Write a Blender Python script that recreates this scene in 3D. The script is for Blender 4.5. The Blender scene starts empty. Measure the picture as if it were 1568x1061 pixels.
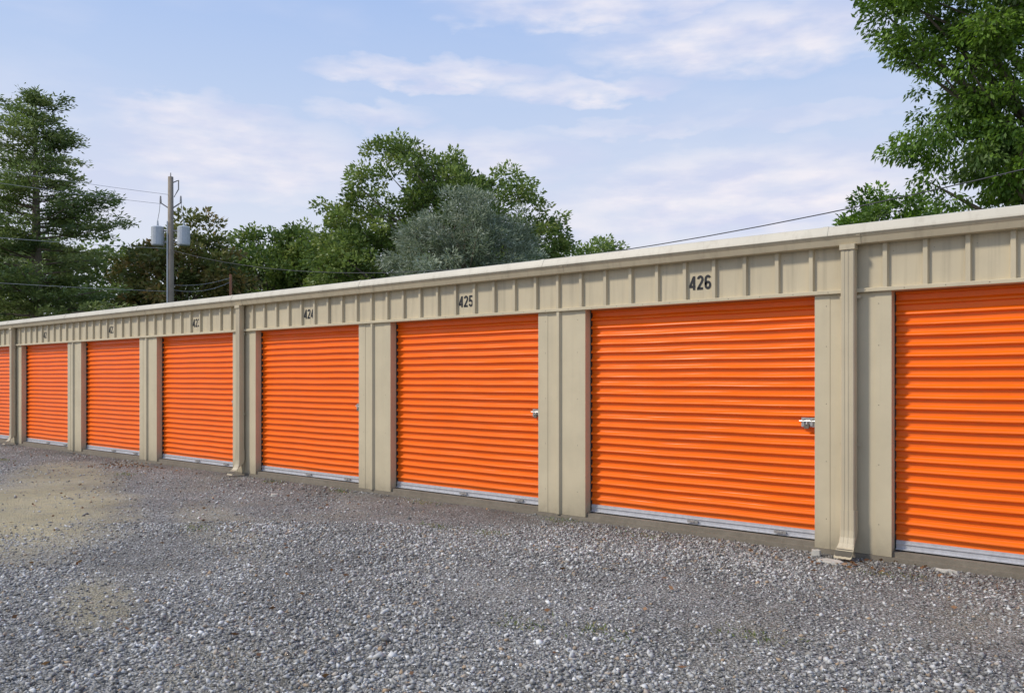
import bpy, math, random
import numpy as np
from mathutils import Vector
random.seed(7); rng=np.random.default_rng(11)
scene=bpy.context.scene
COL=scene.collection
scene.view_settings.view_transform='Standard'
scene.view_settings.look='None'
scene.view_settings.exposure=0

# ------------------------------------------------------------ helpers
def link(o,parent=None):
    COL.objects.link(o)
    if parent is not None: o.parent=parent
    return o
def empty(name,loc=(0,0,0)):
    e=bpy.data.objects.new(name,None); e.location=loc; e.empty_display_size=.3
    return link(e)
def mesh_obj(name,verts,faces,mat=None,parent=None,smooth=False):
    me=bpy.data.meshes.new(name); me.from_pydata([tuple(v) for v in verts],[],faces)
    me.validate(); me.update()
    if smooth:
        for p in me.polygons: p.use_smooth=True
    o=bpy.data.objects.new(name,me)
    if mat: me.materials.append(mat)
    return link(o,parent)
class MB:
    """simple mesh builder"""
    def __init__(s): s.v=[]; s.f=[]
    def add(s,v,f):
        n=len(s.v); s.v+= [tuple(p) for p in v]; s.f+=[tuple(i+n for i in q) for q in f]
    def box(s,x0,x1,y0,y1,z0,z1):
        s.add([(x0,y0,z0),(x1,y0,z0),(x1,y1,z0),(x0,y1,z0),(x0,y0,z1),(x1,y0,z1),(x1,y1,z1),(x0,y1,z1)],
              [(0,3,2,1),(4,5,6,7),(0,1,5,4),(1,2,6,5),(2,3,7,6),(3,0,4,7)])
    def tube(s,pts,radii,n=8,cap=True):
        pts=[Vector(p) for p in pts]; base=len(s.v)
        for i,p in enumerate(pts):
            d=(pts[min(i+1,len(pts)-1)]-pts[max(i-1,0)]).normalized()
            a=d.cross(Vector((0,0,1)) if abs(d.z)<.9 else Vector((1,0,0))).normalized(); b=d.cross(a).normalized()
            for k in range(n):
                t=2*math.pi*k/n
                s.v.append(tuple(p+(a*math.cos(t)+b*math.sin(t))*radii[i]))
        for i in range(len(pts)-1):
            for k in range(n):
                k2=(k+1)%n
                s.f.append((base+i*n+k,base+i*n+k2,base+(i+1)*n+k2,base+(i+1)*n+k))
        if cap:
            s.f.append(tuple(base+k for k in range(n))[::-1]); s.f.append(tuple(base+(len(pts)-1)*n+k for k in range(n)))
    def extrude_x(s,prof,x0,x1,closed=False):
        n=len(prof); v=[(x0,y,z) for y,z in prof]+[(x1,y,z) for y,z in prof]
        m=n if closed else n-1
        f=[(i,(i+1)%n,(i+1)%n+n,i+n) for i in range(m)]
        if closed: f+= [tuple(range(n))[::-1],tuple(range(n,2*n))]
        s.add(v,f)
    def extrude_z(s,prof,z0,z1,closed=False):
        n=len(prof); v=[(x,y,z0) for x,y in prof]+[(x,y,z1) for x,y in prof]
        m=n if closed else n-1
        s.add(v,[(i,(i+1)%n,(i+1)%n+n,i+n) for i in range(m)])
    def obj(s,name,mat,parent=None,smooth=False): return mesh_obj(name,s.v,s.f,mat,parent,smooth)

class NT:
    def __init__(s,tree): s.t=tree
    def n(s,typ,**kw):
        nd=s.t.nodes.new(typ)
        for k,v in kw.items(): setattr(nd,k,v)
        return nd
    def l(s,a,b): s.t.links.new(a,b)
    def math(s,op,a,b=None,c=None,clamp=False):
        nd=s.t.nodes.new('ShaderNodeMath'); nd.operation=op; nd.use_clamp=clamp
        for i,v in enumerate((a,b,c)):
            if v is None: continue
            if isinstance(v,(int,float)): nd.inputs[i].default_value=v
            else: s.l(v,nd.inputs[i])
        return nd.outputs[0]
    def mix(s,fac,a,b,blend='MIX'):
        nd=s.t.nodes.new('ShaderNodeMix'); nd.data_type='RGBA'; nd.blend_type=blend
        for i,v in ((0,fac),(6,a),(7,b)):
            if isinstance(v,(int,float)): nd.inputs[i].default_value=v
            elif isinstance(v,tuple): nd.inputs[i].default_value=(v+(1,))[:4]
            else: s.l(v,nd.inputs[i])
        return nd.outputs[2]
    def ramp(s,fac,stops):
        nd=s.t.nodes.new('ShaderNodeValToRGB'); e=nd.color_ramp.elements
        while len(e)<len(stops): e.new(.5)
        for i,(p,c) in enumerate(stops):
            e[i].position=p; e[i].color=(c,c,c,1) if isinstance(c,(int,float)) else (c+(1,))[:4]
        s.l(fac,nd.inputs[0]); return nd.outputs[0]
    def noise(s,vec,scale,detail=4,rough=.55):
        nd=s.t.nodes.new('ShaderNodeTexNoise'); nd.inputs['Scale'].default_value=scale
        nd.inputs['Detail'].default_value=detail; nd.inputs['Roughness'].default_value=rough
        if vec is not None: s.l(vec,nd.inputs['Vector'])
        return nd.outputs[0]
def new_mat(name):
    m=bpy.data.materials.new(name); m.use_nodes=True
    nt=NT(m.node_tree); b=m.node_tree.nodes['Principled BSDF']
    return m,nt,b
def objco(nt): return nt.n('ShaderNodeTexCoord').outputs['Object']
def mapping(nt,vec,scale):
    m=nt.n('ShaderNodeMapping'); m.inputs['Scale'].default_value=scale; nt.l(vec,m.inputs[0]); return m.outputs[0]
def bump(nt,b,h,strength=.3,dist=.01):
    bp=nt.n('ShaderNodeBump'); bp.inputs['Strength'].default_value=strength; bp.inputs['Distance'].default_value=dist
    nt.l(h,bp.inputs['Height']); nt.l(bp.outputs[0],b.inputs['Normal'])

def painted(name,col,rough=.45,var=.12,streak=.12,dirt=(.2,.17,.12),dirt_h=None,spec=.4,dent=.25):
    m,nt,b=new_mat(name); co=objco(nt)
    n1=nt.noise(co,1.7,5,.6)
    st=nt.noise(mapping(nt,co,(9,9,.35)),1.5,4,.6)
    c=nt.mix(nt.ramp(n1,[(.3,0.),(.75,1.)]),tuple(x*(1-var) for x in col),tuple(min(1,x*(1+var*.5)) for x in col))
    c=nt.mix(nt.math('MULTIPLY',nt.ramp(st,[(.5,0.),(.8,1.)]),streak),c,dirt)
    sc=nt.noise(mapping(nt,co,(1,1,4)),14,6,.75)
    c=nt.mix(nt.math('MULTIPLY',nt.ramp(sc,[(.62,0.),(.74,1.)]),.22),c,dirt)
    if dirt_h:
        z=nt.n('ShaderNodeSeparateXYZ'); nt.l(co,z.inputs[0])
        g=nt.math('SUBTRACT',1.0,nt.math('DIVIDE',z.outputs[2],dirt_h),clamp=True)
        g=nt.math('MULTIPLY',nt.math('MULTIPLY',g,g),nt.math('MULTIPLY',nt.noise(co,6,5,.7),.95),clamp=True)
        c=nt.mix(g,c,dirt)
    nt.l(c,b.inputs['Base Color']); b.inputs['Roughness'].default_value=rough
    b.inputs['Specular IOR Level'].default_value=spec
    bump(nt,b,nt.noise(mapping(nt,co,(3,3,1.2)),2.0,2,.5),dent,.01)
    return m

M_tan=painted('tan_painted_steel',(.60,.515,.345),dirt_h=.4,dent=.4)
M_header=painted('tan_header_steel',(.585,.50,.335),streak=.4,dent=.4)
M_gut=painted('gutter_paint',(.54,.46,.31),streak=.35,dirt=(.16,.12,.08))
M_gut_l=painted('cream_roof_trim',(.60,.55,.43),streak=.4,dirt=(.3,.25,.18))
M_door=painted('orange_door_paint',(.98,.165,.003),rough=.38,var=.08,streak=.14,dirt=(.60,.15,.03),dirt_h=.4,spec=.38)
M_roof=painted('galvanised_roof',(.5,.5,.48),rough=.4)
def simple(name,col,rough=.5,metal=0,nscale=8,var=.25):
    m,nt,b=new_mat(name); n=nt.noise(objco(nt),nscale,5,.65)
    nt.l(nt.mix(n,tuple(x*(1-var) for x in col),tuple(min(1,x*(1+var)) for x in col)),b.inputs['Base Color'])
    b.inputs['Roughness'].default_value=rough; b.inputs['Metallic'].default_value=metal
    return m
M_galv=simple('galvanised_bar',(.52,.52,.53),.45,.25,25,.35)
M_dark=simple('dark_rubber',(.03,.03,.03),.7)
M_mouth_shade=simple('outlet_shade_dark',(.10,.085,.06),.8)  # dark colour stands in for the shade inside the pipe
M_screw=simple('screw_heads',(.22,.19,.14),.5)
M_black=simple('black_vinyl_numbers',(.014,.014,.015),.5)
M_steel=simple('zinc_latch',(.52,.50,.46),.35,.7,40)
M_lock=simple('padlock_brass_grey',(.22,.19,.15),.35,.6,40)
M_wire=simple('cable_black',(.05,.05,.052),.6)
M_alw=simple('cable_aluminium',(.42,.42,.43),.5)
M_wood=simple('weathered_pole_wood',(.27,.225,.17),.85,0,5,.35)
M_redwood=simple('reddish_pole_wood',(.28,.12,.06),.85)
M_can=simple('transformer_grey',(.46,.49,.51),.45)
M_ins=simple('insulator_porcelain',(.3,.28,.26),.3)
m,nt,b=new_mat('concrete_slab'); co=objco(nt)
n=nt.noise(co,14,8,.7); n2=nt.noise(co,1.3,4,.6)
c=nt.mix(n,(.13,.11,.085),(.40,.35,.27)); c=nt.mix(nt.math('MULTIPLY',n2,.8),c,(.12,.095,.06))
nt.l(c,b.inputs['Base Color']); b.inputs['Roughness'].default_value=.9; bump(nt,b,n,.6,.01); M_conc=m

m,nt,b=new_mat('bark'); co=objco(nt); n=nt.noise(mapping(nt,co,(6,6,1)),3,6,.7)
nt.l(nt.mix(n,(.08,.065,.045),(.25,.20,.15)),b.inputs['Base Color']); b.inputs['Roughness'].default_value=.95
bump(nt,b,n,.8,.03); M_bark=m

def leaf_mat(name,dark,light,hue2=None,trans=.35,rough=.5):
    m=bpy.data.materials.new(name); m.use_nodes=True; t=m.node_tree; nt=NT(t); t.nodes.clear()
    out=nt.n('ShaderNodeOutputMaterial')
    at=nt.n('ShaderNodeAttribute'); at.attribute_name='tint'
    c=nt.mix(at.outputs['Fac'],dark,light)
    if hue2:
        at2=nt.n('ShaderNodeAttribute'); at2.attribute_name='tint2'
        c=nt.mix(at2.outputs['Fac'],c,hue2)
    b=nt.n('ShaderNodeBsdfPrincipled'); nt.l(c,b.inputs['Base Color']); b.inputs['Roughness'].default_value=rough
    b.inputs['Specular IOR Level'].default_value=.35
    tr=nt.n('ShaderNodeBsdfTranslucent'); nt.l(nt.mix(.35,c,(.18,.27,.03)),tr.inputs[0])
    mx=nt.n('ShaderNodeMixShader'); mx.inputs[0].default_value=trans
    nt.l(b.outputs[0],mx.inputs[1]); nt.l(tr.outputs[0],mx.inputs[2]); nt.l(mx.outputs[0],out.inputs[0])
    return m
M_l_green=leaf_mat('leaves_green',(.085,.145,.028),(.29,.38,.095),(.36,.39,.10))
M_l_bright=leaf_mat('leaves_bright_green',(.055,.12,.014),(.24,.40,.04),(.20,.27,.11))
M_l_willow=leaf_mat('leaves_grey_green',(.16,.20,.125),(.40,.45,.32),(.47,.50,.39),trans=.25)
M_l_conifer=leaf_mat('needles_dark_green',(.075,.12,.04),(.25,.33,.09),(.32,.34,.11),trans=.3)
M_l_magnolia=leaf_mat('leaves_magnolia',(.075,.095,.028),(.25,.28,.075),(.42,.24,.08),trans=.25)
M_l_far=leaf_mat('leaves_distant',(.075,.135,.03),(.22,.30,.07),(.25,.29,.09))
M_grass=leaf_mat('weed_blades',(.10,.15,.04),(.23,.30,.08),(.35,.31,.14))

def np_mesh(name,V,F,mat,attrs=None,parent=None):
    me=bpy.data.meshes.new(name); k=F.shape[1]; m=F.shape[0]
    me.vertices.add(len(V)); me.vertices.foreach_set('co',V.astype(np.float32).ravel())
    me.loops.add(m*k); me.loops.foreach_set('vertex_index',F.astype(np.int32).ravel())
    me.polygons.add(m); me.polygons.foreach_set('loop_start',np.arange(0,m*k,k,dtype=np.int32))
    try: me.polygons.foreach_set('loop_total',np.full(m,k,dtype=np.int32))
    except Exception: pass
    me.update(calc_edges=True)
    for an,av in (attrs or {}).items():
        a=me.attributes.new(an,'FLOAT','FACE'); a.data.foreach_set('value',av.astype(np.float32))
    me.materials.append(mat)
    return link(bpy.data.objects.new(name,me),parent)
def unit(a): return a/np.maximum(np.linalg.norm(a,axis=1,keepdims=True),1e-6)
def leaves(name,C,A,L,W,mat,t1,t2,parent):
    N=len(C); R=unit(rng.normal(size=(N,3))); B=unit(np.cross(A,R))
    L=L[:,None]; W=W[:,None]; nn=unit(np.cross(A,B))
    V=np.empty((N,4,3)); V[:,0]=C; V[:,1]=C+A*L*.5+B*W*.5+nn*L*.06; V[:,2]=C+A*L; V[:,3]=C+A*L*.45-B*W*.5+nn*L*.06
    F=np.arange(N*4).reshape(N,4)
    return np_mesh(name,V.reshape(-1,3),F,mat,{'tint':np.clip(t1,0,1),'tint2':np.clip(t2,0,1)},parent)

def broad_tree(name,base,trunk_r,lobes,mat,n_clump,per,leaf,clump_r,droop=.0,aspect=.5,hue=.15,fork=.35,shell=.55):
    e=empty(name,base)
    lob=np.array(lobes,float); vol=(lob[:,3]*lob[:,4]*lob[:,5])**(2/3.); pr=vol/vol.sum()
    idx=rng.choice(len(lob),size=n_clump,p=pr); d=unit(rng.normal(size=(n_clump,3)))
    rr=shell+(1.0-shell)*rng.random(n_clump)**.6; rr*= (1+.13*rng.normal(size=n_clump))
    cc=lob[idx,:3]+d*rr[:,None]*lob[idx,3:]
    keep=np.ones(n_clump,bool)
    for L in lob:
        q=np.linalg.norm((cc-L[:3])/L[3:],axis=1); keep&= (q>.42)
    cc=cc[keep]; n=len(cc)
    ctint=np.clip(.42+.27*rng.normal(size=n),0,1); chue=(rng.random(n)<hue)*rng.random(n)
    crad=clump_r*(.5+.9*rng.random(n))
    cnt=(per*(crad/clump_r)**2).astype(int)+3; ids=np.repeat(np.arange(n),cnt); N=len(ids)
    dd=unit(rng.normal(size=(N,3)))*(rng.random(N)**.45)[:,None]*crad[ids][:,None]; dd[:,2]*=.62
    C=cc[ids]+dd
    cen=lob[:,:3].mean(0)
    A=unit(unit(dd+1e-4)*.8+unit(C-cen)*.5+rng.normal(size=(N,3))*.6+np.array([0,0,-droop]))
    Ls=leaf*(.6+.8*rng.random(N)); Ws=Ls*aspect
    t1=ctint[ids]+.16*rng.normal(size=N)+.28*dd[:,2]/crad[ids]  # leaves lighten towards clump tops, light from above put into the tint
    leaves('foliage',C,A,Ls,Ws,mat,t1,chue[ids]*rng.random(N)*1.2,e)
    mb=MB(); top=float(np.max(lob[:,2]+lob[:,5]*.3)); fz=top*fork
    ax=float(cen[0]);ay=float(cen[1])
    P=[(0,0,-.3),(.02*top*random.uniform(-1,1),.02*top*random.uniform(-1,1),fz*.5),(ax*.3,ay*.3,fz),(ax*.6,ay*.6,(fz+top)/2),(ax,ay,top*.95)]
    mb.tube(P,[trunk_r*1.35,trunk_r,trunk_r*.85,trunk_r*.5,trunk_r*.12],10)
    order=rng.permutation(n)[:min(n,90)]
    for i in order:
        p=Vector(cc[i]); z0=min(max(fz*.8,p.z-.9*math.hypot(p.x-ax,p.y-ay)-random.random()*1),top*.9)
        f=(z0-fz)/max(top-fz,.1); f=max(0,min(1,f))
        s=Vector((ax*(.3+.6*f),ay*(.3+.6*f),z0)); mid=s.lerp(p,.5)+Vector((random.uniform(-.3,.3),random.uniform(-.3,.3),.25))
        r=trunk_r*(.32-.2*f); mb.tube([s,s.lerp(mid,.5),mid,mid.lerp(p,.6),p],[r,r*.8,r*.55,r*.35,.012],6,False)
    mb.obj('trunk_and_limbs',M_bark,e,True)
    return e

# ------------------------------------------------------------ world
w=bpy.data.worlds.new('World'); scene.world=w; w.use_nodes=True
SUN_EL=math.radians(43); SUN_AZ=math.radians(-140)
nt=NT(w.node_tree); bg=w.node_tree.nodes['Background']
sky=nt.n('ShaderNodeTexSky'); sky.sky_type='NISHITA'; sky.sun_disc=False
sky.sun_elevation=SUN_EL; sky.sun_rotation=SUN_AZ; sky.dust_density=.8; sky.air_density=1.0; sky.ozone_density=1.5
tc=nt.n('ShaderNodeTexCoord'); nrm=nt.n('ShaderNodeVectorMath',operation='NORMALIZE'); nt.l(tc.outputs['Generated'],nrm.inputs[0])
sp=nt.n('ShaderNodeSeparateXYZ'); nt.l(nrm.outputs[0],sp.inputs[0])
R2D=57.29578
az=nt.math('MULTIPLY',nt.math('ARCTAN2',sp.outputs[0],sp.outputs[1]),R2D)
el=nt.math('MULTIPLY',nt.math('ARCSINE',sp.outputs[2]),R2D)
cv=nt.n('ShaderNodeCombineXYZ'); nt.l(nt.math('MULTIPLY',az,.16),cv.inputs[0]); nt.l(nt.math('MULTIPLY',el,.55),cv.inputs[1])
nA=nt.noise(cv.outputs[0],1.0,6,.52); nB=nt.noise(cv.outputs[0],.38,5,.5)
cv2=nt.n('ShaderNodeCombineXYZ'); nt.l(nt.math('MULTIPLY',az,.36),cv2.inputs[0]); nt.l(nt.math('MULTIPLY',el,1.0),cv2.inputs[1]); cv2.inputs[2].default_value=4
nC=nt.noise(cv2.outputs[0],1.0,4,.5)
azw=nt.math('ADD',az,nt.math('MULTIPLY',nt.math('SUBTRACT',nA,.5),8.0)); elw=nt.math('ADD',el,nt.math('MULTIPLY',nt.math('SUBTRACT',nC,.5),2.8))
clouds=[(-44.8,20.4,9.5,1.0,.85),(-34,19.4,7,.95,.8),(-22.5,21.9,11.5,2.4,.9),(-31.5,24.8,14,1.9,.8),(-60.3,16.7,7.5,1.3,.8),
        (-57.8,14.4,11,3.0,.85),(-22.5,12.2,13.5,3.4,1.0),(-49,17.8,4.2,.9,.6),(-42,15.2,10,1.9,.65),(-31,23,2.5,.6,.6),(-36,10.5,12,2.8,.6),(-30,16.8,7,.7,.5),(-68,12,7,3,.6),(-20,17,8,.8,.45)]
mask=None
for a,e_,ha,he,s in clouds:
    dx=nt.math('DIVIDE',nt.math('SUBTRACT',azw,a),ha); dy=nt.math('DIVIDE',nt.math('SUBTRACT',elw,e_),he)
    q=nt.math('ADD',nt.math('MULTIPLY',dx,dx),nt.math('MULTIPLY',dy,dy))
    g=nt.math('MULTIPLY',nt.math('SUBTRACT',1.2,q,clamp=True),s)
    mask=g if mask is None else nt.math('MAXIMUM',mask,g)
tex=nt.ramp(nC,[(.25,.5),(.62,1.)])
mask=nt.math('MULTIPLY',mask,tex)
gen=nt.ramp(nB,[(.48,0.),(.75,.55)])
mask=nt.math('MAXIMUM',mask,nt.math('MULTIPLY',gen,.5),clamp=True)
haze=nt.ramp(nt.math('DIVIDE',el,45.0),[(0.,(.86,.88,.96)),(.20,(.80,.84,.96)),(.42,(.56,.69,.95)),(.60,(.40,.57,.94)),(1.,(.34,.50,.88))])
hz=nt.mix(1.0,haze,(9.7,9.7,9.7),'MULTIPLY')
c=nt.mix(.90,sky.outputs[0],hz)
shade=nt.ramp(nA,[(.38,0.),(.62,1.)])
cc=nt.mix(shade,(6.5,6.9,8.8),(9.1,8.75,9.3))
c=nt.mix(mask,c,cc)
nt.l(c,bg.inputs[0]); bg.inputs[1].default_value=.1
sun=bpy.data.lights.new('sun','SUN'); sun.energy=3.0; sun.angle=math.radians(7); sun.color=(1,.925,.82)
so=bpy.data.objects.new('sun',sun); link(so)
sd=Vector((math.sin(SUN_AZ)*math.cos(SUN_EL),math.cos(SUN_AZ)*math.cos(SUN_EL),math.sin(SUN_EL)))
so.rotation_euler=sd.to_track_quat('Z','Y').to_euler(); so.location=sd*60

# ------------------------------------------------------------ ground
def gz(x,y):
    d=np.clip((-y)/1.5,0,1)
    return -.050+d*(.012*np.sin(x*1.3+y*.7)+.010*np.sin(x*.55-y*1.9+1)+.006*np.sin(3.1*x+2.3*y))+.0*x
UX,UY=-.935,.355
PATCH=[(-10.4,-3.45,3.1,1.2,1.0),(-13.2,-1.9,2.8,.8,.75),(-5.6,-4.75,.8,.28,.6),(-7.7,-2.6,2.0,.4,.3)]
def patch_np(x,y):
    o=np.zeros_like(x)
    for cx,cy,ru,rv_,s in PATCH:
        u=((x-cx)*UX+(y-cy)*UY)/ru; v=((x-cx)*-UY+(y-cy)*UX)/rv_
        o=np.maximum(o,s*np.clip(1.2-(u*u+v*v)+.25*np.sin(x*3.1+y*1.7)+.2*np.sin(y*6-x*2),0,1))
    return o
def axis(lo,hi,step,far):
    a=list(np.arange(lo,hi+1e-6,step)); s=step; v=hi; r=[]
    while v<far: s*=1.35; v+=s; r.append(v)
    s=step; v=lo; l=[]
    while v>-far: s*=1.35; v-=s; l.append(v)
    return np.array(l[::-1]+a+r)
gx=axis(-26,4,.15,1500); gy=axis(-8,1,.15,1500)
X,Y=np.meshgrid(gx,gy,indexing='ij'); Z=gz(X,Y); far=np.maximum(np.abs(X+10)-20,np.abs(Y+3)-8); Z=np.where(far>0,-.05,Z)
V=np.stack([X,Y,Z],-1).reshape(-1,3); a,b_=X.shape
I=np.arange(a*b_).reshape(a,b_); F=np.stack([I[:-1,:-1],I[1:,:-1],I[1:,1:],I[:-1,1:]],-1).reshape(-1,4)
def soil_stain(nt,co,c):
    """damp brownish soil near the wall drip line and broad uneven darkening"""
    s=nt.n('ShaderNodeSeparateXYZ'); nt.l(co,s.inputs[0])
    g=nt.math('ADD',nt.math('DIVIDE',s.outputs[1],.75),1.0,clamp=True)
    g=nt.math('MULTIPLY',g,nt.ramp(nt.noise(co,2.2,4,.6),[(.3,.35),(.6,1.)]))
    c=nt.mix(nt.math('MULTIPLY',g,.55),c,(.15,.13,.10))
    k=nt.ramp(nt.noise(co,.9,5,.6),[(.35,.74),(.62,1.)])
    return nt.mix(1.0,c,k,'MULTIPLY')
m,nt,b=new_mat('gravel_ground'); co=objco(nt)
vo=nt.n('ShaderNodeTexVoronoi'); vo.inputs['Scale'].default_value=55; nt.l(co,vo.inputs['Vector'])
vo2=nt.n('ShaderNodeTexVoronoi'); vo2.inputs['Scale'].default_value=120; nt.l(co,vo2.inputs['Vector'])
bw=nt.n('ShaderNodeSeparateColor'); nt.l(vo.outputs['Color'],bw.inputs[0])
c1=nt.ramp(bw.outputs[0],[(0,(.14,.135,.12)),(.5,(.37,.36,.325)),(1,(.72,.70,.655))])
bw2=nt.n('ShaderNodeSeparateColor'); nt.l(vo2.outputs['Color'],bw2.inputs[0])
c2=nt.ramp(bw2.outputs[1],[(0,(.16,.15,.13)),(.6,(.39,.37,.325)),(1,(.66,.64,.58))])
c=nt.mix(nt.ramp(nt.noise(co,5,4,.6),[(.4,0.),(.6,1.)]),c1,c2)
edge=nt.ramp(vo.outputs['Distance'],[(.25,1.),(.7,.42)])  # darkens gaps between stones, crease shade multiplied into the colour
c=nt.mix(1.0,c,edge,'MULTIPLY')
dirtn=nt.noise(co,.33,6,.62)
sx=nt.n('ShaderNodeSeparateXYZ'); nt.l(co,sx.inputs[0])
pm=None
wn=nt.math('MULTIPLY',nt.math('SUBTRACT',nt.noise(co,1.6,4,.6),.5),1.5)
for cx,cy,ru,rv_,s in PATCH:
    ax_=nt.math('SUBTRACT',sx.outputs[0],cx); ay_=nt.math('SUBTRACT',sx.outputs[1],cy)
    u=nt.math('DIVIDE',nt.math('ADD',nt.math('MULTIPLY',ax_,UX),nt.math('MULTIPLY',ay_,UY)),ru)
    v=nt.math('DIVIDE',nt.math('ADD',nt.math('MULTIPLY',ax_,-UY),nt.math('MULTIPLY',ay_,UX)),rv_)
    q=nt.math('ADD',nt.math('ADD',nt.math('MULTIPLY',u,u),nt.math('MULTIPLY',v,v)),wn)
    g_=nt.math('MULTIPLY',nt.math('SUBTRACT',1.25,q,clamp=True),s)
    pm=g_ if pm is None else nt.math('MAXIMUM',pm,g_)
dm=nt.math('MAXIMUM',pm,nt.ramp(dirtn,[(.50,0.),(.72,.4)]),clamp=True)
dm=nt.math('MULTIPLY',dm,nt.ramp(nt.noise(co,9,5,.7),[(.30,.45),(.55,1.)]))
c=nt.mix(dm,c,nt.mix(nt.noise(co,30,5,.7),(.34,.29,.16),(.64,.55,.35)))
c=soil_stain(nt,co,c)
gmask=nt.math('GREATER_THAN',nt.math('ADD',sx.outputs[1],nt.math('MULTIPLY',nt.noise(co,.5,3,.5),2)),8.5)
c=nt.mix(gmask,c,nt.mix(nt.noise(co,3,5,.7),(.05,.08,.02),(.12,.16,.045)))
nt.l(c,b.inputs['Base Color']); b.inputs['Roughness'].default_value=.95; b.inputs['Specular IOR Level'].default_value=.2
h=nt.math('ADD',nt.math('MULTIPLY',vo.outputs['Distance'],-1.),nt.math('MULTIPLY',vo2.outputs['Distance'],-.4))
bump(nt,b,h,1.0,.014)
g=np_mesh('gravel_ground',V,F,m)
for p in g.data.polygons: p.use_smooth=True

def stones(n,zlo,zhi,rmin,rmax,pw=2.2):
    th=math.radians(50.94); f=np.array([-math.cos(th),math.sin(th)]); r=np.array([math.sin(th),math.cos(th)])
    Zd=np.sqrt(rng.random(n)*(zhi**2-zlo**2)+zlo**2); t=rng.uniform(-.95,.85,n)
    P=np.array([0,-7.21])+Zd[:,None]*(f+t[:,None]*r); k=(P[:,1]<-.03)&(P[:,0]>-30); P=P[k]; n=len(P)
    clump=np.sin(P[:,0]*1.1+1.3*np.sin(P[:,1]*1.7))+np.sin(P[:,1]*2.0-.8*P[:,0]+.5)+.8*np.sin(P[:,0]*3.3+P[:,1]*2.9)
    k=rng.random(n)<np.clip(.70+.18*clump,.30,1)
    k&=rng.random(n)>patch_np(P[:,0],P[:,1])*.93
    P=P[k]; clump=clump[k]; n=len(P)
    R=(rmin+(rmax-rmin)*rng.random(n)**pw)*(1+.12*clump/1.5)
    base=np.array([(1,0,0),(0,1,0),(-1,0,0),(0,-1,0),(0,0,1),(0,0,-1)],float)
    S=base[None]*R[:,None,None]*(.65+.8*rng.random((n,6,1)))
    S+=rng.normal(size=(n,6,3))*R[:,None,None]*.26
    S[:,:,2]*=.66
    a=rng.uniform(0,6.283,n); ca,sa=np.cos(a)[:,None],np.sin(a)[:,None]
    tl=rng.normal(size=(n,1))*.5
    x,y,z=S[:,:,0].copy(),S[:,:,1].copy(),S[:,:,2].copy()
    x2=x*np.cos(tl)-z*np.sin(tl); z2=x*np.sin(tl)+z*np.cos(tl)
    S[:,:,0]=ca*x2-sa*y; S[:,:,1]=sa*x2+ca*y; S[:,:,2]=z2
    S[:,:,0]+=P[:,0,None]; S[:,:,1]+=P[:,1,None]; S[:,:,2]+=(gz(P[:,0],P[:,1])+R*.25)[:,None]
    fb=np.array([(0,1,4),(1,2,4),(2,3,4),(3,0,4),(1,0,5),(2,1,5),(3,2,5),(0,3,5)])
    F=(fb[None]+6*np.arange(n)[:,None,None]).reshape(-1,3)
    ti=np.repeat(np.clip(rng.normal(.39,.29,n),0,1),8); hu=np.repeat((rng.random(n)<.10)*rng.random(n),8)
    return S.reshape(-1,3),F,ti,hu
parts=[stones(140000,3.0,8.5,.004,.0175),stones(95000,8.0,20,.006,.018),stones(1500,3.0,13,.015,.028)]
V=[];F=[];T=[];H=[];o=0
for v,f,t,h_ in parts: V.append(v);F.append(f+o);T.append(t);H.append(h_);o+=len(v)
m,nt,b=new_mat('crushed_stone'); at=nt.n('ShaderNodeAttribute'); at.attribute_name='tint'; a2=nt.n('ShaderNodeAttribute'); a2.attribute_name='tint2'
c=nt.ramp(at.outputs['Fac'],[(0,(.13,.13,.125)),(.45,(.41,.405,.38)),(1,(.88,.87,.82))])
co=objco(nt)
c=nt.mix(a2.outputs['Fac'],c,(.46,.31,.17)); c=nt.mix(nt.math('MULTIPLY',nt.noise(co,60,3,.6),.3),c,(.42,.38,.30))
c=soil_stain(nt,co,c)
nt.l(c,b.inputs['Base Color']); b.inputs['Roughness'].default_value=.9
np_mesh('loose_gravel',np.concatenate(V),np.concatenate(F),m,{'tint':np.concatenate(T),'tint2':np.concatenate(H)})

spots=[(-5.9,-1.2),(-5.2,-1.15),(-2.65,-3.1),(-3.1,-3.3),(-1.9,-2.6),(-8.6,-.25),(-12.6,-1.2),(-1.7,-.5),(-16.5,-1.6),(-7.6,-2.9),(-3.9,-.35),(-7.1,-.2),(-5.0,-.15),(-10.2,-.2)]
C=[];A=[]
for x,y in spots:
    k=60; px=rng.normal(x,.13,k); py=np.minimum(rng.normal(y,.07,k),-.03); C.append(np.stack([px,py,gz(px,py)],-1)); A.append(unit(np.stack([rng.normal(size=k)*.8,rng.normal(size=k)*.8,np.full(k,.8)],-1)))
C=np.concatenate(C);A=np.concatenate(A);N=len(C)
e=empty('weed_tufts'); leaves('blades',C,A,.02+.03*rng.random(N),.006+.004*rng.random(N),M_grass,rng.random(N),(rng.random(N)<.35)*1.,e)
M_litter=leaf_mat('dry_leaves',(.12,.05,.02),(.34,.18,.08),None,.1)
px=np.concatenate([rng.normal(-13.8,.7,160),rng.uniform(-20,1,200),rng.normal(-1.9,.4,50)]); py=np.concatenate([rng.normal(-.55,.25,160),rng.uniform(-5.5,-.1,200),rng.normal(-.4,.2,50)]); py=np.minimum(py,-.06)
N=len(px); e=empty('fallen_leaves'); leaves('litter',np.stack([px,py,gz(px,py)+.02],-1),unit(np.stack([rng.normal(size=N),rng.normal(size=N),rng.normal(size=N)*.2],-1)),.03+.03*rng.random(N),.02+.01*rng.random(N),M_litter,rng.random(N),np.zeros(N),e)

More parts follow.
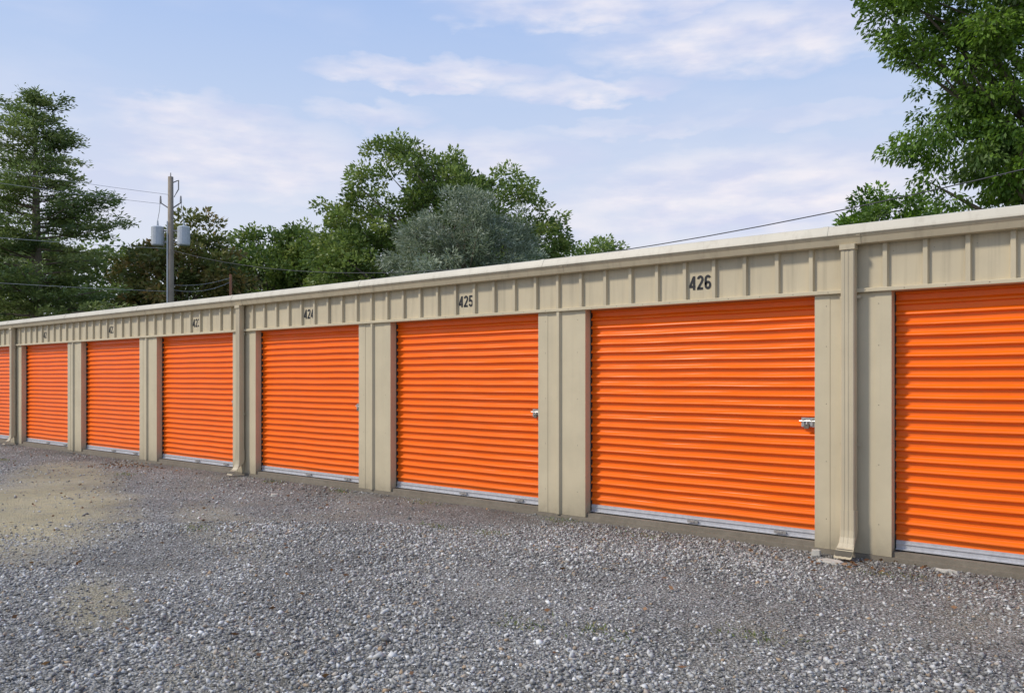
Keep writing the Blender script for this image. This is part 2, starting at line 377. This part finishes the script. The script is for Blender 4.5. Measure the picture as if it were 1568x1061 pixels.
# ------------------------------------------------------------ building
B=empty('storage_building')
P=3.05; RIB=.305; X426R=-2.42; W=2.42
RIDX=[k for k in range(-3,10)]
xmax=X426R+3*P+.63; xmin=X426R-10*P
HB=2.20; DY=.125
def rib(xc,h=.028,b=.034,t=.016): return [(xc-b,0),(xc-t,-h),(xc+t,-h),(xc+b,0)]
ph=(X426R-.025)
prof=[(xmin,0)]
k=math.ceil((xmin-ph)/RIB+.2)
while ph+k*RIB<xmax-.1:
    xc=ph+k*RIB; prof+=rib(xc,.033,.026,.017)
    k+=1
prof.append((xmax,0))
mb=MB(); mb.extrude_z(prof,HB+.03,2.66); mb.obj('header_panel',M_header,B)
mb=MB(); mb.extrude_x([(.16,HB),(-.036,HB),(-.038,HB+.004),(-.038,HB+.030),(-.032,HB+.034),(0.002,HB+.036)],xmin,xmax); mb.obj('header_trim',M_tan,B)
mb=MB()
for k in range(-3,11):
    xr=X426R-k*P+.63; xl=xr-.63
    if k==10: xl=xmin
    rc=xl+.285
    pr=[(xl,.17),(xl,-.004),(xl+.13,-.004),(xl+.131,0)]+rib(rc,.030,.030,.016)+[(xr-.131,0),(xr-.13,-.004),(xr,-.004),(xr,.17)]
    mb.extrude_z(pr,-.01,HB-.001)
mb.obj('wall_piers',M_tan,B)
mb=MB()
def screw(x,y,z,r=.006):
    mb.add([(x-r,y,z),(x,y,z-r),(x+r,y,z),(x,y,z+r),(x,y-r*.7,z)],[(0,1,4),(1,2,4),(2,3,4),(3,0,4)])
kk=math.ceil((xmin-ph)/RIB)
while ph+kk*RIB<xmax-.2:
    xc=ph+kk*RIB
    screw(xc+.06,-.0005,2.53,.004); screw(xc+.15,-.0385,HB+.017,.005); kk+=1
for k in range(-3,10):
    xl=X426R-k*P
    for z in (.25,.75,1.25,1.75,2.1):
        screw(xl+.10,-.0045,z,.005); screw(xl+.53,-.0045,z,.005)
mb.obj('panel_screws',M_screw,B)
mb=MB(); mb.box(xmin,xmax,-.012,6.2,-.25,-.012); mb.box(xmin,xmax,.02,6.1,-.012,.030)
mb.obj('concrete_slab',M_conc,B)
def door(k):
    xr=X426R-k*P; xl=xr-W
    e=bpy.data.objects.new('roll_up_door',None); link(e,B); e.location=(xl,DY,0)
    prof=[]; z=.115; per=.0875
    SH=((0,.001),(.04,0),(.50,0),(.54,.005),(.555,.021),(.60,.0265),(.68,.028),(.78,.0255),(.88,.016),(.95,.006))
    while z<HB+.12:
        for u,d in SH: prof.append((-d,z+u*per))
        z+=per
    nx=13; V=[];F=[]; n=len(prof)
    ph1=random.uniform(0,6)
    for j in range(nx):
        x=.004+(W-.008)*j/(nx-1); bow=.006*math.sin(math.pi*j/(nx-1))
        for (y,zz) in prof:
            V.append((x,y-bow+.0022*math.sin(zz*4+ph1+j*.9)+random.uniform(-.0006,.0006),zz+.0015*math.sin(j*1.1+ph1+zz)))
    for j in range(nx-1):
        for i in range(n-1): F.append((j*n+i,(j+1)*n+i,(j+1)*n+i+1,j*n+i+1))
    mesh_obj('curtain',V,F,M_door,e,False)
    q=MB(); q.box(.01,W-.01,-.022,.02,.043,.118); q.box(.01,W-.01,-.045,-.022,.043,.050); q.box(.01,W-.01,-.030,-.022,.088,.096); q.obj('bottom_bar',M_galv,e)
    q=MB(); q.box(.01,W-.01,-.015,.015,.0305,.043)
    q.box(0.001,.006,-.03,.03,.031,HB); q.box(W-.006,W-.001,-.03,.03,.031,HB); q.obj('bottom_seal',M_dark,e)
    q=MB()
    for cx in (.50*W,.86*W):
        q.box(cx-.055,cx+.055,-.056,-.045,.058,.082); q.box(cx-.02,cx+.02,-.062,-.056,.064,.078); q.box(cx-.045,cx-.035,-.046,-.021,.060,.080); q.box(cx+.035,cx+.045,-.046,-.021,.060,.080)
    q.obj('lift_handles',M_steel,e)
    q=MB(); z0=1.08; x0=W-.15
    q.box(x0,x0+.125,-.036,-.029,z0-.042,z0+.042); q.box(x0+.012,x0+.03,-.051,-.036,z0-.032,z0+.032); q.box(x0+.085,x0+.105,-.051,-.036,z0-.032,z0+.032)
    q.tube([(x0-.015,-.044,z0+.01),(x0+.14,-.044,z0+.01)],[.008,.008],8); q.tube([(x0+.055,-.044,z0+.01),(x0+.055,-.068,z0-.02)],[.006,.006],6)
    q.obj('slide_latch',M_steel,e)
    q=MB(); q.box(x0+.035,x0+.075,-.066,-.048,z0-.055,z0-.015); q.obj('padlock',M_lock,e)
for k in RIDX: door(k)
mb=MB(); mb.box(xmin+.02,xmax-.02,.30,.32,0.03,2.6); mb.obj('inner_partition',M_dark,B)
mb=MB(); mb.box(xmin-.02,xmin,.0,6.1,-.01,2.70); mb.box(xmax,xmax+.02,0,6.1,-.01,2.70); mb.box(xmin,xmax,6.1,6.12,-.01,2.62); mb.obj('outer_walls',M_tan,B)
v=[(xmin-.06,-.05,2.772),(xmax+.06,-.05,2.772),(xmax+.06,3.05,2.86),(xmin-.06,3.05,2.86),(xmin-.06,6.2,2.76),(xmax+.06,6.2,2.76)]
mb=MB(); mb.add(v,[(0,1,2,3),(3,2,5,4)])
mb.obj('roof',M_roof,B)
mb=MB(); mb.extrude_x([(.0,2.60),(-.085,2.60),(-.095,2.606),(-.112,2.655),(-.124,2.672),(-.125,2.684)],xmin-.06,xmax+.06)
for k in range(-3,10):
    xs=X426R-k*P+.36+.02
    pr=[(-.083,2.598),(-.097,2.604),(-.115,2.654),(-.127,2.671),(-.128,2.685)]
    mb.extrude_x(pr,xs,xs+.035)
mb.obj('box_gutter',M_gut,B)
mb=MB(); mb.extrude_x([(-.118,2.684),(-.134,2.684),(-.136,2.690),(-.132,2.705),(-.100,2.765),(-.085,2.774),(-.02,2.776)],xmin-.06,xmax+.06)
for k in range(-3,10):
    xs=X426R-k*P+.1
    mb.extrude_x([(-.136,2.682),(-.139,2.690),(-.135,2.706),(-.102,2.768),(-.086,2.778)],xs,xs+.05)
mb.obj('eave_trim',M_gut_l,B)
def downspout(xc):
    hw=.056; y0=-.035; y1=-.118
    ring=[(-hw,y0),(-hw,y1+.008),(-hw+.008,y1),(-hw*.45,y1),(-hw*.38,y1+.003),(-hw*.2,y1+.003),(-hw*.12,y1),(hw*.12,y1),(hw*.2,y1+.003),(hw*.38,y1+.003),(hw*.45,y1),(hw-.008,y1),(hw,y1+.008),(hw,y0)]
    n=len(ring); q=MB()
    def sec(z,off,ang=0,sc=1.0,flare=0):
        out=[]
        for x,y in ring:
            yy=(y-(y0+y1)/2)*sc; out.append((xc+x*(sc+flare),(y0+y1)/2+off+yy*math.cos(ang),z+yy*math.sin(ang)*1.0))
        return out
    secs=[sec(2.60,0),sec(2.2,0),sec(1.4,0),sec(.36,0),sec(.36,0,0,1.09),sec(.19,0,0,1.09),sec(.145,-.010,.3,1.07,.02),sec(.105,-.035,.55,1.05,.06),sec(.065,-.075,.7,1.03,.12),sec(.025,-.125,.75,1.0,.22),sec(.004,-.155,.75,.98,.30)]
    V=[];F=[]
    for s in secs: V+=s
    for i in range(len(secs)-1):
        for j in range(n): F.append((i*n+j,i*n+(j+1)%n,(i+1)*n+(j+1)%n,(i+1)*n+j))
    q.add(V,F)
    for z in (.9,2.15): q.box(xc-hw-.03,xc-hw+.002,-.04,-.037,z,z+.025); q.box(xc+hw-.002,xc+hw+.03,-.04,-.037,z,z+.025)
    q.box(xc-hw-.006,xc+hw+.006,y1-.012,y0,2.560,2.604)
    q.obj('downspout',M_gut,B)
    d=sec(.018,-.138,.75,.93,.26); mesh_obj('outlet_shade_cap',d,[tuple(range(n))],M_mouth_shade,B)  # flat cap across the outlet, shade of the hollow painted dark
for k in (-3,0,3,6,9): downspout(X426R-k*P+.31)
def arc(cx,cy,rx,ry,a0,a1,n=10): return [(cx+rx*math.cos(math.radians(a0+(a1-a0)*i/n)),cy+ry*math.sin(math.radians(a0+(a1-a0)*i/n))) for i in range(n+1)]
DIG={'0':[arc(.25,.49,.18,.42,0,360,24)],
 '4':[[(.47,.24),(.05,.24),(.05,.30),(.33,.92)],[(.36,0),(.36,.98)]],
 '2':[arc(.25,.72,.18,.20,170,-20,10)+[(.36,.52),(.07,.09),(.07,.075),(.47,.075)]],
 '5':[[(.44,.915),(.12,.915),(.09,.52)]+arc(.24,.31,.19,.235,110,-165,14)],
 '6':[arc(.25,.70,.18,.22,25,180,8)+[(.07,.30)]+arc(.25,.29,.18,.215,180,540,20)],
 '3':[arc(.24,.72,.17,.20,165,-80,10)+[(.2,.53)],arc(.23,.29,.19,.22,85,-165,12)],
 '1':[[(.30,0),(.30,.98)],[(.10,.74),(.30,.90)]],
 '7':[[(.04,.915),(.44,.915),(.18,0)]],
 '8':[arc(.25,.73,.155,.18,0,360,18),arc(.25,.29,.18,.215,0,360,18)],
 '9':[arc(.25,.70,.18,.215,0,360,18),[(.43,.70),(.43,.30)]+arc(.25,.30,.18,.225,0,-155,8)]}
def ribbon(q,pts,w,ox,oz,sx,sz,y):
    pp=[]
    for p in pts:
        v=Vector((p[0]*sx,p[1]*sz))
        if not pp or (v-pp[-1]).length>1e-4: pp.append(v)
    pts=pp; L=[];R=[]
    for i,p in enumerate(pts):
        a=(p-pts[i-1]).normalized() if i>0 else None; b=(pts[i+1]-p).normalized() if i<len(pts)-1 else None
        if a is None: a=b
        if b is None: b=a
        t=a+b
        if t.length<.2: t=a.copy()
        t.normalize(); nn=Vector((-t.y,t.x)); na=Vector((-a.y,a.x)); m_=w/2/max(.55,abs(nn.dot(na)))
        L.append(p+nn*m_); R.append(p-nn*m_)
    n=len(pts); q.add([(ox+v.x,y,oz+v.y) for v in L]+[(ox+v.x,y,oz+v.y) for v in R],[(i,n+i,n+i+1,i+1) for i in range(n-1)])
def number(txt,x):
    q=MB(); h=.136; cw=.079; x0=x-cw*3/2+.004
    for i,ch in enumerate(txt):
        for j,st in enumerate(DIG[ch]): ribbon(q,st,.0235,x0+i*cw,2.395-h/2,.128,h,-.0030-.0010*j)
    q.obj('unit_number',M_black,B)
for k in RIDX: number(str(426-k),-3.508-k*P)
mb=MB()
for (x,y,sx_,sy_,h) in ((-2.17,-.36,.12,.07,.02),(-2.36,-.15,.05,.035,.045),(-1.35,-.12,.10,.03,.02),(-9.0,-1.0,.07,.05,.02)):
    n=9; top=[];bot=[]
    for i in range(n):
        a=2*math.pi*i/n; r=random.uniform(.8,1.1); top.append((x+sx_*r*.85*math.cos(a),y+sy_*r*.85*math.sin(a),-.05+h+random.uniform(0,.008))); bot.append((x+sx_*r*math.cos(a),y+sy_*r*math.sin(a),-.07))
    mb.add(top+bot,[tuple(range(n))]+[(i,i+n,(i+1)%n+n,(i+1)%n) for i in range(n)])
mb.obj('flat_stones',simple('pale_stone',(.5,.47,.40),.9,0,20,.3))

# ------------------------------------------------------------ poles & lines
def pole(name,loc,h,r,mat,full=False):
    e=empty(name,loc); q=MB(); q.tube([(0,0,-.3),(0,0,h*.5),(0,0,h)],[r*1.2,r,r*.8],12); q.obj('shaft',mat,e,True)
    if full:
        rx,ry=.7765,.630
        q=MB()
        for s in (-1,1):
            q2=s*.58
            q.tube([(rx*q2,ry*q2,h-3.05),(rx*q2,ry*q2,h-3.0),(rx*q2,ry*q2,h-2.25),(rx*q2,ry*q2,h-2.2)],[.25,.27,.27,.20],16)
            q.tube([(rx*q2,ry*q2,h-2.2),(rx*q2,ry*q2,h-1.95)],[.05,.03],8)
        q.obj('transformers',M_can,e,False)
        q=MB()
        for s in (-1,1):
            q.tube([(0,0,h-2.4),(rx*s*.34,ry*s*.34,h-2.4)],[.04,.04],6); q.tube([(0,0,h-2.9),(rx*s*.34,ry*s*.34,h-2.9)],[.04,.04],6)
            q.tube([(0,0,h-1.45),(rx*s*.45,ry*s*.45,h-1.15)],[.03,.03],6); q.tube([(rx*s*.45,ry*s*.45,h-1.15),(rx*s*.45,ry*s*.45,h-.85)],[.05,.03],8)
            q.tube([(rx*s*.45,ry*s*.45,h-.9),(rx*s*.5,ry*s*.5,h-1.5),(rx*s*.58,ry*s*.58,h-1.95)],[.012]*3,5)
            q.tube([(0,0,h-.3),(rx*.35,ry*.35,h-.15)],[.025,.02],6)
        q.tube([(rx*.35,ry*.35,h-.15),(rx*.35,ry*.35,h-.55),(rx*.15,ry*.15,h-.9)],[.03,.03,.02],6)
        q.tube([(0,0,h),(0,0,h+.18)],[.03,.02],6)
        q.obj('brackets_and_insulators',M_ins,e)
        q=MB(); q.tube([(.02,-.17,h-2),(.02,-.17,1)],[.03,.03],6); q.obj('ground_conduit',M_can,e)
    return e
pole('utility_pole',(-34.5,11.2,0),10.4,.14,M_wood,True)
pole('utility_pole',(1.2,8.2,0),6.0,.11,M_wood)
pole('utility_pole',(-38,-22,0),12.5,.15,M_wood)
pole('utility_pole',(-35.2,14.6,0),6.45,.08,M_redwood)
def wires(name,lst,mat):
    cu=bpy.data.curves.new(name,'CURVE'); cu.dimensions='3D'; cu.bevel_depth=1.0; cu.bevel_resolution=1
    for a,b_,sag,r in lst:
        a=Vector(a);b_=Vector(b_); s=cu.splines.new('POLY'); n=28; s.points.add(n)
        for i in range(n+1):
            u=i/n; p=a.lerp(b_,u); p.z-=sag*4*u*(1-u); s.points[i].co=(*p,1); s.points[i].radius=r
    cu.materials.append(mat); o=bpy.data.objects.new(name,cu); link(o)
wires('power_lines',[((-34.4,11.1,7.15),(1.2,8.2,5.25),1.62,.011)],M_wire)
wires('overhead_lines',[
 ((-34.5,11.2,9.6),(-38,-22,12.0),.9,.008),((-34.8,11.0,9.2),(-38.2,-22,11.4),.9,.008),
 ((-34.5,11.1,7.2),(-38,-22,8.2),.8,.009),((-34.5,11.1,5.3),(-38,-22,6.4),.6,.008),
 ((-34.5,11.2,5.6),(-35.2,14.6,6.3),.15,.009),((-34.5,11.2,5.4),(-35.2,14.6,6.1),.25,.009)],M_alw)

# ------------------------------------------------------------ trees
def conifer(name,base,H,R,zlow,n_br,seed):
    rs=random.Random(seed)
    e=empty(name,base); mb=MB(); mb.tube([(0,0,-.3),(.05,.03,H*.4),(-.08,.05,H*.75),(0,0,H*.98)],[.30,.24,.13,.02],10)
    C=[];A=[];T=[];T2=[]
    for i in range(n_br):
        u=(i+rs.random())/n_br; z=zlow+(H-zlow)*u**.95
        az_=rs.uniform(0,6.283)
        prof=(1-u)**.5*(.84+.22*math.sin(u*13+az_*2))+.05
        L=R*prof*rs.uniform(.5,1.15)
        dx,dy=math.cos(az_),math.sin(az_); rise=rs.uniform(.0,.42)*L*(.5+u)
        tip=Vector((dx*L,dy*L,z+rise*.6)); mid=Vector((dx*L*.5,dy*L*.5,z+rise*.15)); s=Vector((0,0,z-.1))
        mb.tube([s,mid,tip],[.055*(1-u)+.02,.032*(1-u)+.012,.008],5,False)
        ct=np.clip(rs.gauss(.48,.25),0,1); ch=rs.random()<.3
        nc=max(3,int(L*3.5))
        for j in range(nc):
            v=.28+.72*(j+rs.random())/nc
            p=(s.lerp(mid,v*2) if v<.5 else mid.lerp(tip,(v-.5)*2))
            off=(1-abs(v-.62))*L*.28
            side=rs.uniform(-1,1)*off
            c=np.array([p.x-dy*side,p.y+dx*side,p.z+rs.uniform(-.05,.12)])
            k=40; q=rng.normal(size=(k,3))*np.array([.22,.22,.085])+c
            C.append(q); A.append(unit(np.array([dx,dy,.15])+rng.normal(size=(k,3))*np.array([.75,.75,.5])))
            T.append(np.clip(ct+rng.normal(size=k)*.15+(q[:,2]-c[2])*1.8,0,1)); T2.append(np.full(k,.6 if ch else 0.)*rng.random(k))  # upper needles of each spray tinted lighter, top light in the colour
    C=np.concatenate(C);N=len(C); L=.13+.14*rng.random(N)
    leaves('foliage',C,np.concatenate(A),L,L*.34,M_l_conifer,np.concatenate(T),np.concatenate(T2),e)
    mb.obj('trunk_and_limbs',M_bark,e,True); return e
conifer('cedar_tree',(-41.3,8.2,0),14.7,5.0,3.0,150,3)
conifer('cedar_tree',(-47.0,10.5,0),8.8,5.0,1.5,90,5)

broad_tree('magnolia_tree',(-40,14.6,0),.22,[(0,0,5.6,3.2,3.2,3.3),(.5,.4,7.8,1.7,1.7,2.1),(-1.2,-.9,6.2,2.2,2.,2.2),(1.7,1.1,6,1.7,1.7,2.2)],M_l_magnolia,330,80,.24,.55,aspect=.5,hue=.6)
broad_tree('oak_tree',(-43.4,22.2,0),.25,[(0,0,7.4,3.0,3.0,3.2),(-1.2,-1,8.4,1.7,1.7,2.0),(1.4,1.1,8.6,1.6,1.6,2.1)],M_l_green,260,70,.24,.6,hue=.2)
broad_tree('oak_tree',(-40.5,24.1,0),.25,[(0,0,7.4,3.0,3.0,3.2),(-1.0,-.8,9.2,1.5,1.5,1.8),(1.6,1.3,8.4,1.8,1.8,2.4)],M_l_green,260,70,.24,.6,hue=.2)
def rv(a,z,rx,rz,dy=0): return (a*.7765-.63*dy,a*.63+.7765*dy,z,rx,rx,rz)
broad_tree('large_oak_tree',(-31.9,24.9,0),.42,[rv(-1.9,11.8,2.6,2.9),rv(.7,11.3,2.4,2.6,.6),rv(2.2,10.6,2.2,2.6,-.5),rv(3.9,10.3,2.6,2.9),rv(5.8,8.5,1.9,2.4),rv(-4.2,9.6,2.0,1.7),rv(-5.4,7.2,1.6,1.5),rv(-3.2,7.6,2.4,2.4,-1),rv(1.5,7.5,3.4,3),rv(5.0,6.4,2.8,2.4)],
   M_l_green,880,75,.22,.56,hue=.25,shell=.6)
broad_tree('willow_tree',(-25.6,20.9,0),.22,[rv(-.3,8.0,1.9,2.2),rv(1.5,7.3,1.9,2.2),rv(-1.9,7.0,1.7,2.1),rv(0,6,3.1,2.4),rv(.3,8.8,1.2,1.4)],M_l_willow,400,130,.19,.5,droop=-.2,aspect=.25,hue=.35)
broad_tree('small_oak_tree',(-30.5,38.9,0),.2,[rv(0,8.6,2.3,2.1),rv(-2.6,8.1,2.0,2.2),rv(-1.,6,3,2.6)],M_l_green,260,70,.26,.6,hue=.2)
broad_tree('pecan_tree',(-2.5,16.9,0),.34,[rv(.3,9.0,2.9,3.0),rv(-1.6,11.0,2.1,2.1),rv(-.4,7.5,2.0,1.7),rv(2.6,8.0,2.9,3.1),rv(.6,12.5,3.2,2.6),rv(-2.0,9.4,1.4,1.1),rv(-2.1,7.2,1.2,1.1),rv(-3.1,11.4,1.3,1.1),rv(-2.7,10.4,1.2,.9),rv(3.5,11,3,3),rv(-.9,6.5,1.6,1.1),rv(1.2,6.2,1.8,1.2)],
   M_l_bright,860,145,.145,.46,droop=.75,aspect=.42,hue=.4,shell=.5,fork=.3)
broad_tree('small_hackberry_tree',(-8.1,25.0,0),.16,[rv(0,7.1,1.4,1.3),rv(-.9,6.9,1.0,1.0),rv(1.3,6.6,1.2,1.1),rv(0,5,1.7,2)],M_l_bright,170,80,.18,.42,droop=.2,hue=.2)
def treeline():
    e=empty('distant_tree_line'); C=[];T=[];H_=[]
    for i in range(1200):
        a=random.uniform(-42,62); d=random.uniform(-2.5,2.5)
        top=8.3+.9*math.sin(a*.45)+.7*math.sin(a*1.1+1)+.4*math.sin(a*2.3)
        if a>14: top-= 1.0
        x=-36.0+a*.7765; y=32.5+a*.63+d
        if a<-16: x=-36-16*.7765+(a+16)*.35 ; y=32.5-16*.63+(a+16)*.93
        z=top*(1-random.random()**1.7*.85)
        ct=np.clip(random.gauss(.4,.22),0,1); k=50
        r=np.array([.75,.75,.5]); q=rng.normal(size=(k,3))*r*.75+np.array([x,y,z]); C.append(q); T.append(ct+rng.normal(size=k)*.12+(q[:,2]-z)*.25); H_.append(np.full(k,random.random()*.4))  # tint rises with height in each clump, painted top light
    C=np.concatenate(C);N=len(C); A=unit(rng.normal(size=(N,3))); L=.22+.24*rng.random(N)
    leaves('foliage',C,A,L,L*.6,M_l_far,np.concatenate(T),np.concatenate(H_),e)
    q=MB()
    for i in range(26):
        a=-40+i*4; x=-36.0+a*.7765; y=32.5+a*.63
        if a<-16: x=-36-16*.7765+(a+16)*.35 ; y=32.5-16*.63+(a+16)*.93
        q.tube([(x,y,-.2),(x+.1,y,3),(x,y+.1,6.5)],[.22,.16,.06],7)
    q.obj('trunks',M_bark,e,True)
treeline()

# ------------------------------------------------------------ camera
cam=bpy.data.cameras.new('camera'); co_=bpy.data.objects.new('camera',cam); link(co_)
th=math.radians(50.94)
co_.location=(0,-7.21,1.48); co_.rotation_euler=(math.pi/2,0,math.radians(90)-th)
cam.lens=28.47; cam.sensor_width=36; cam.shift_y=.0303; cam.clip_end=5000; cam.clip_start=.05
scene.camera=co_
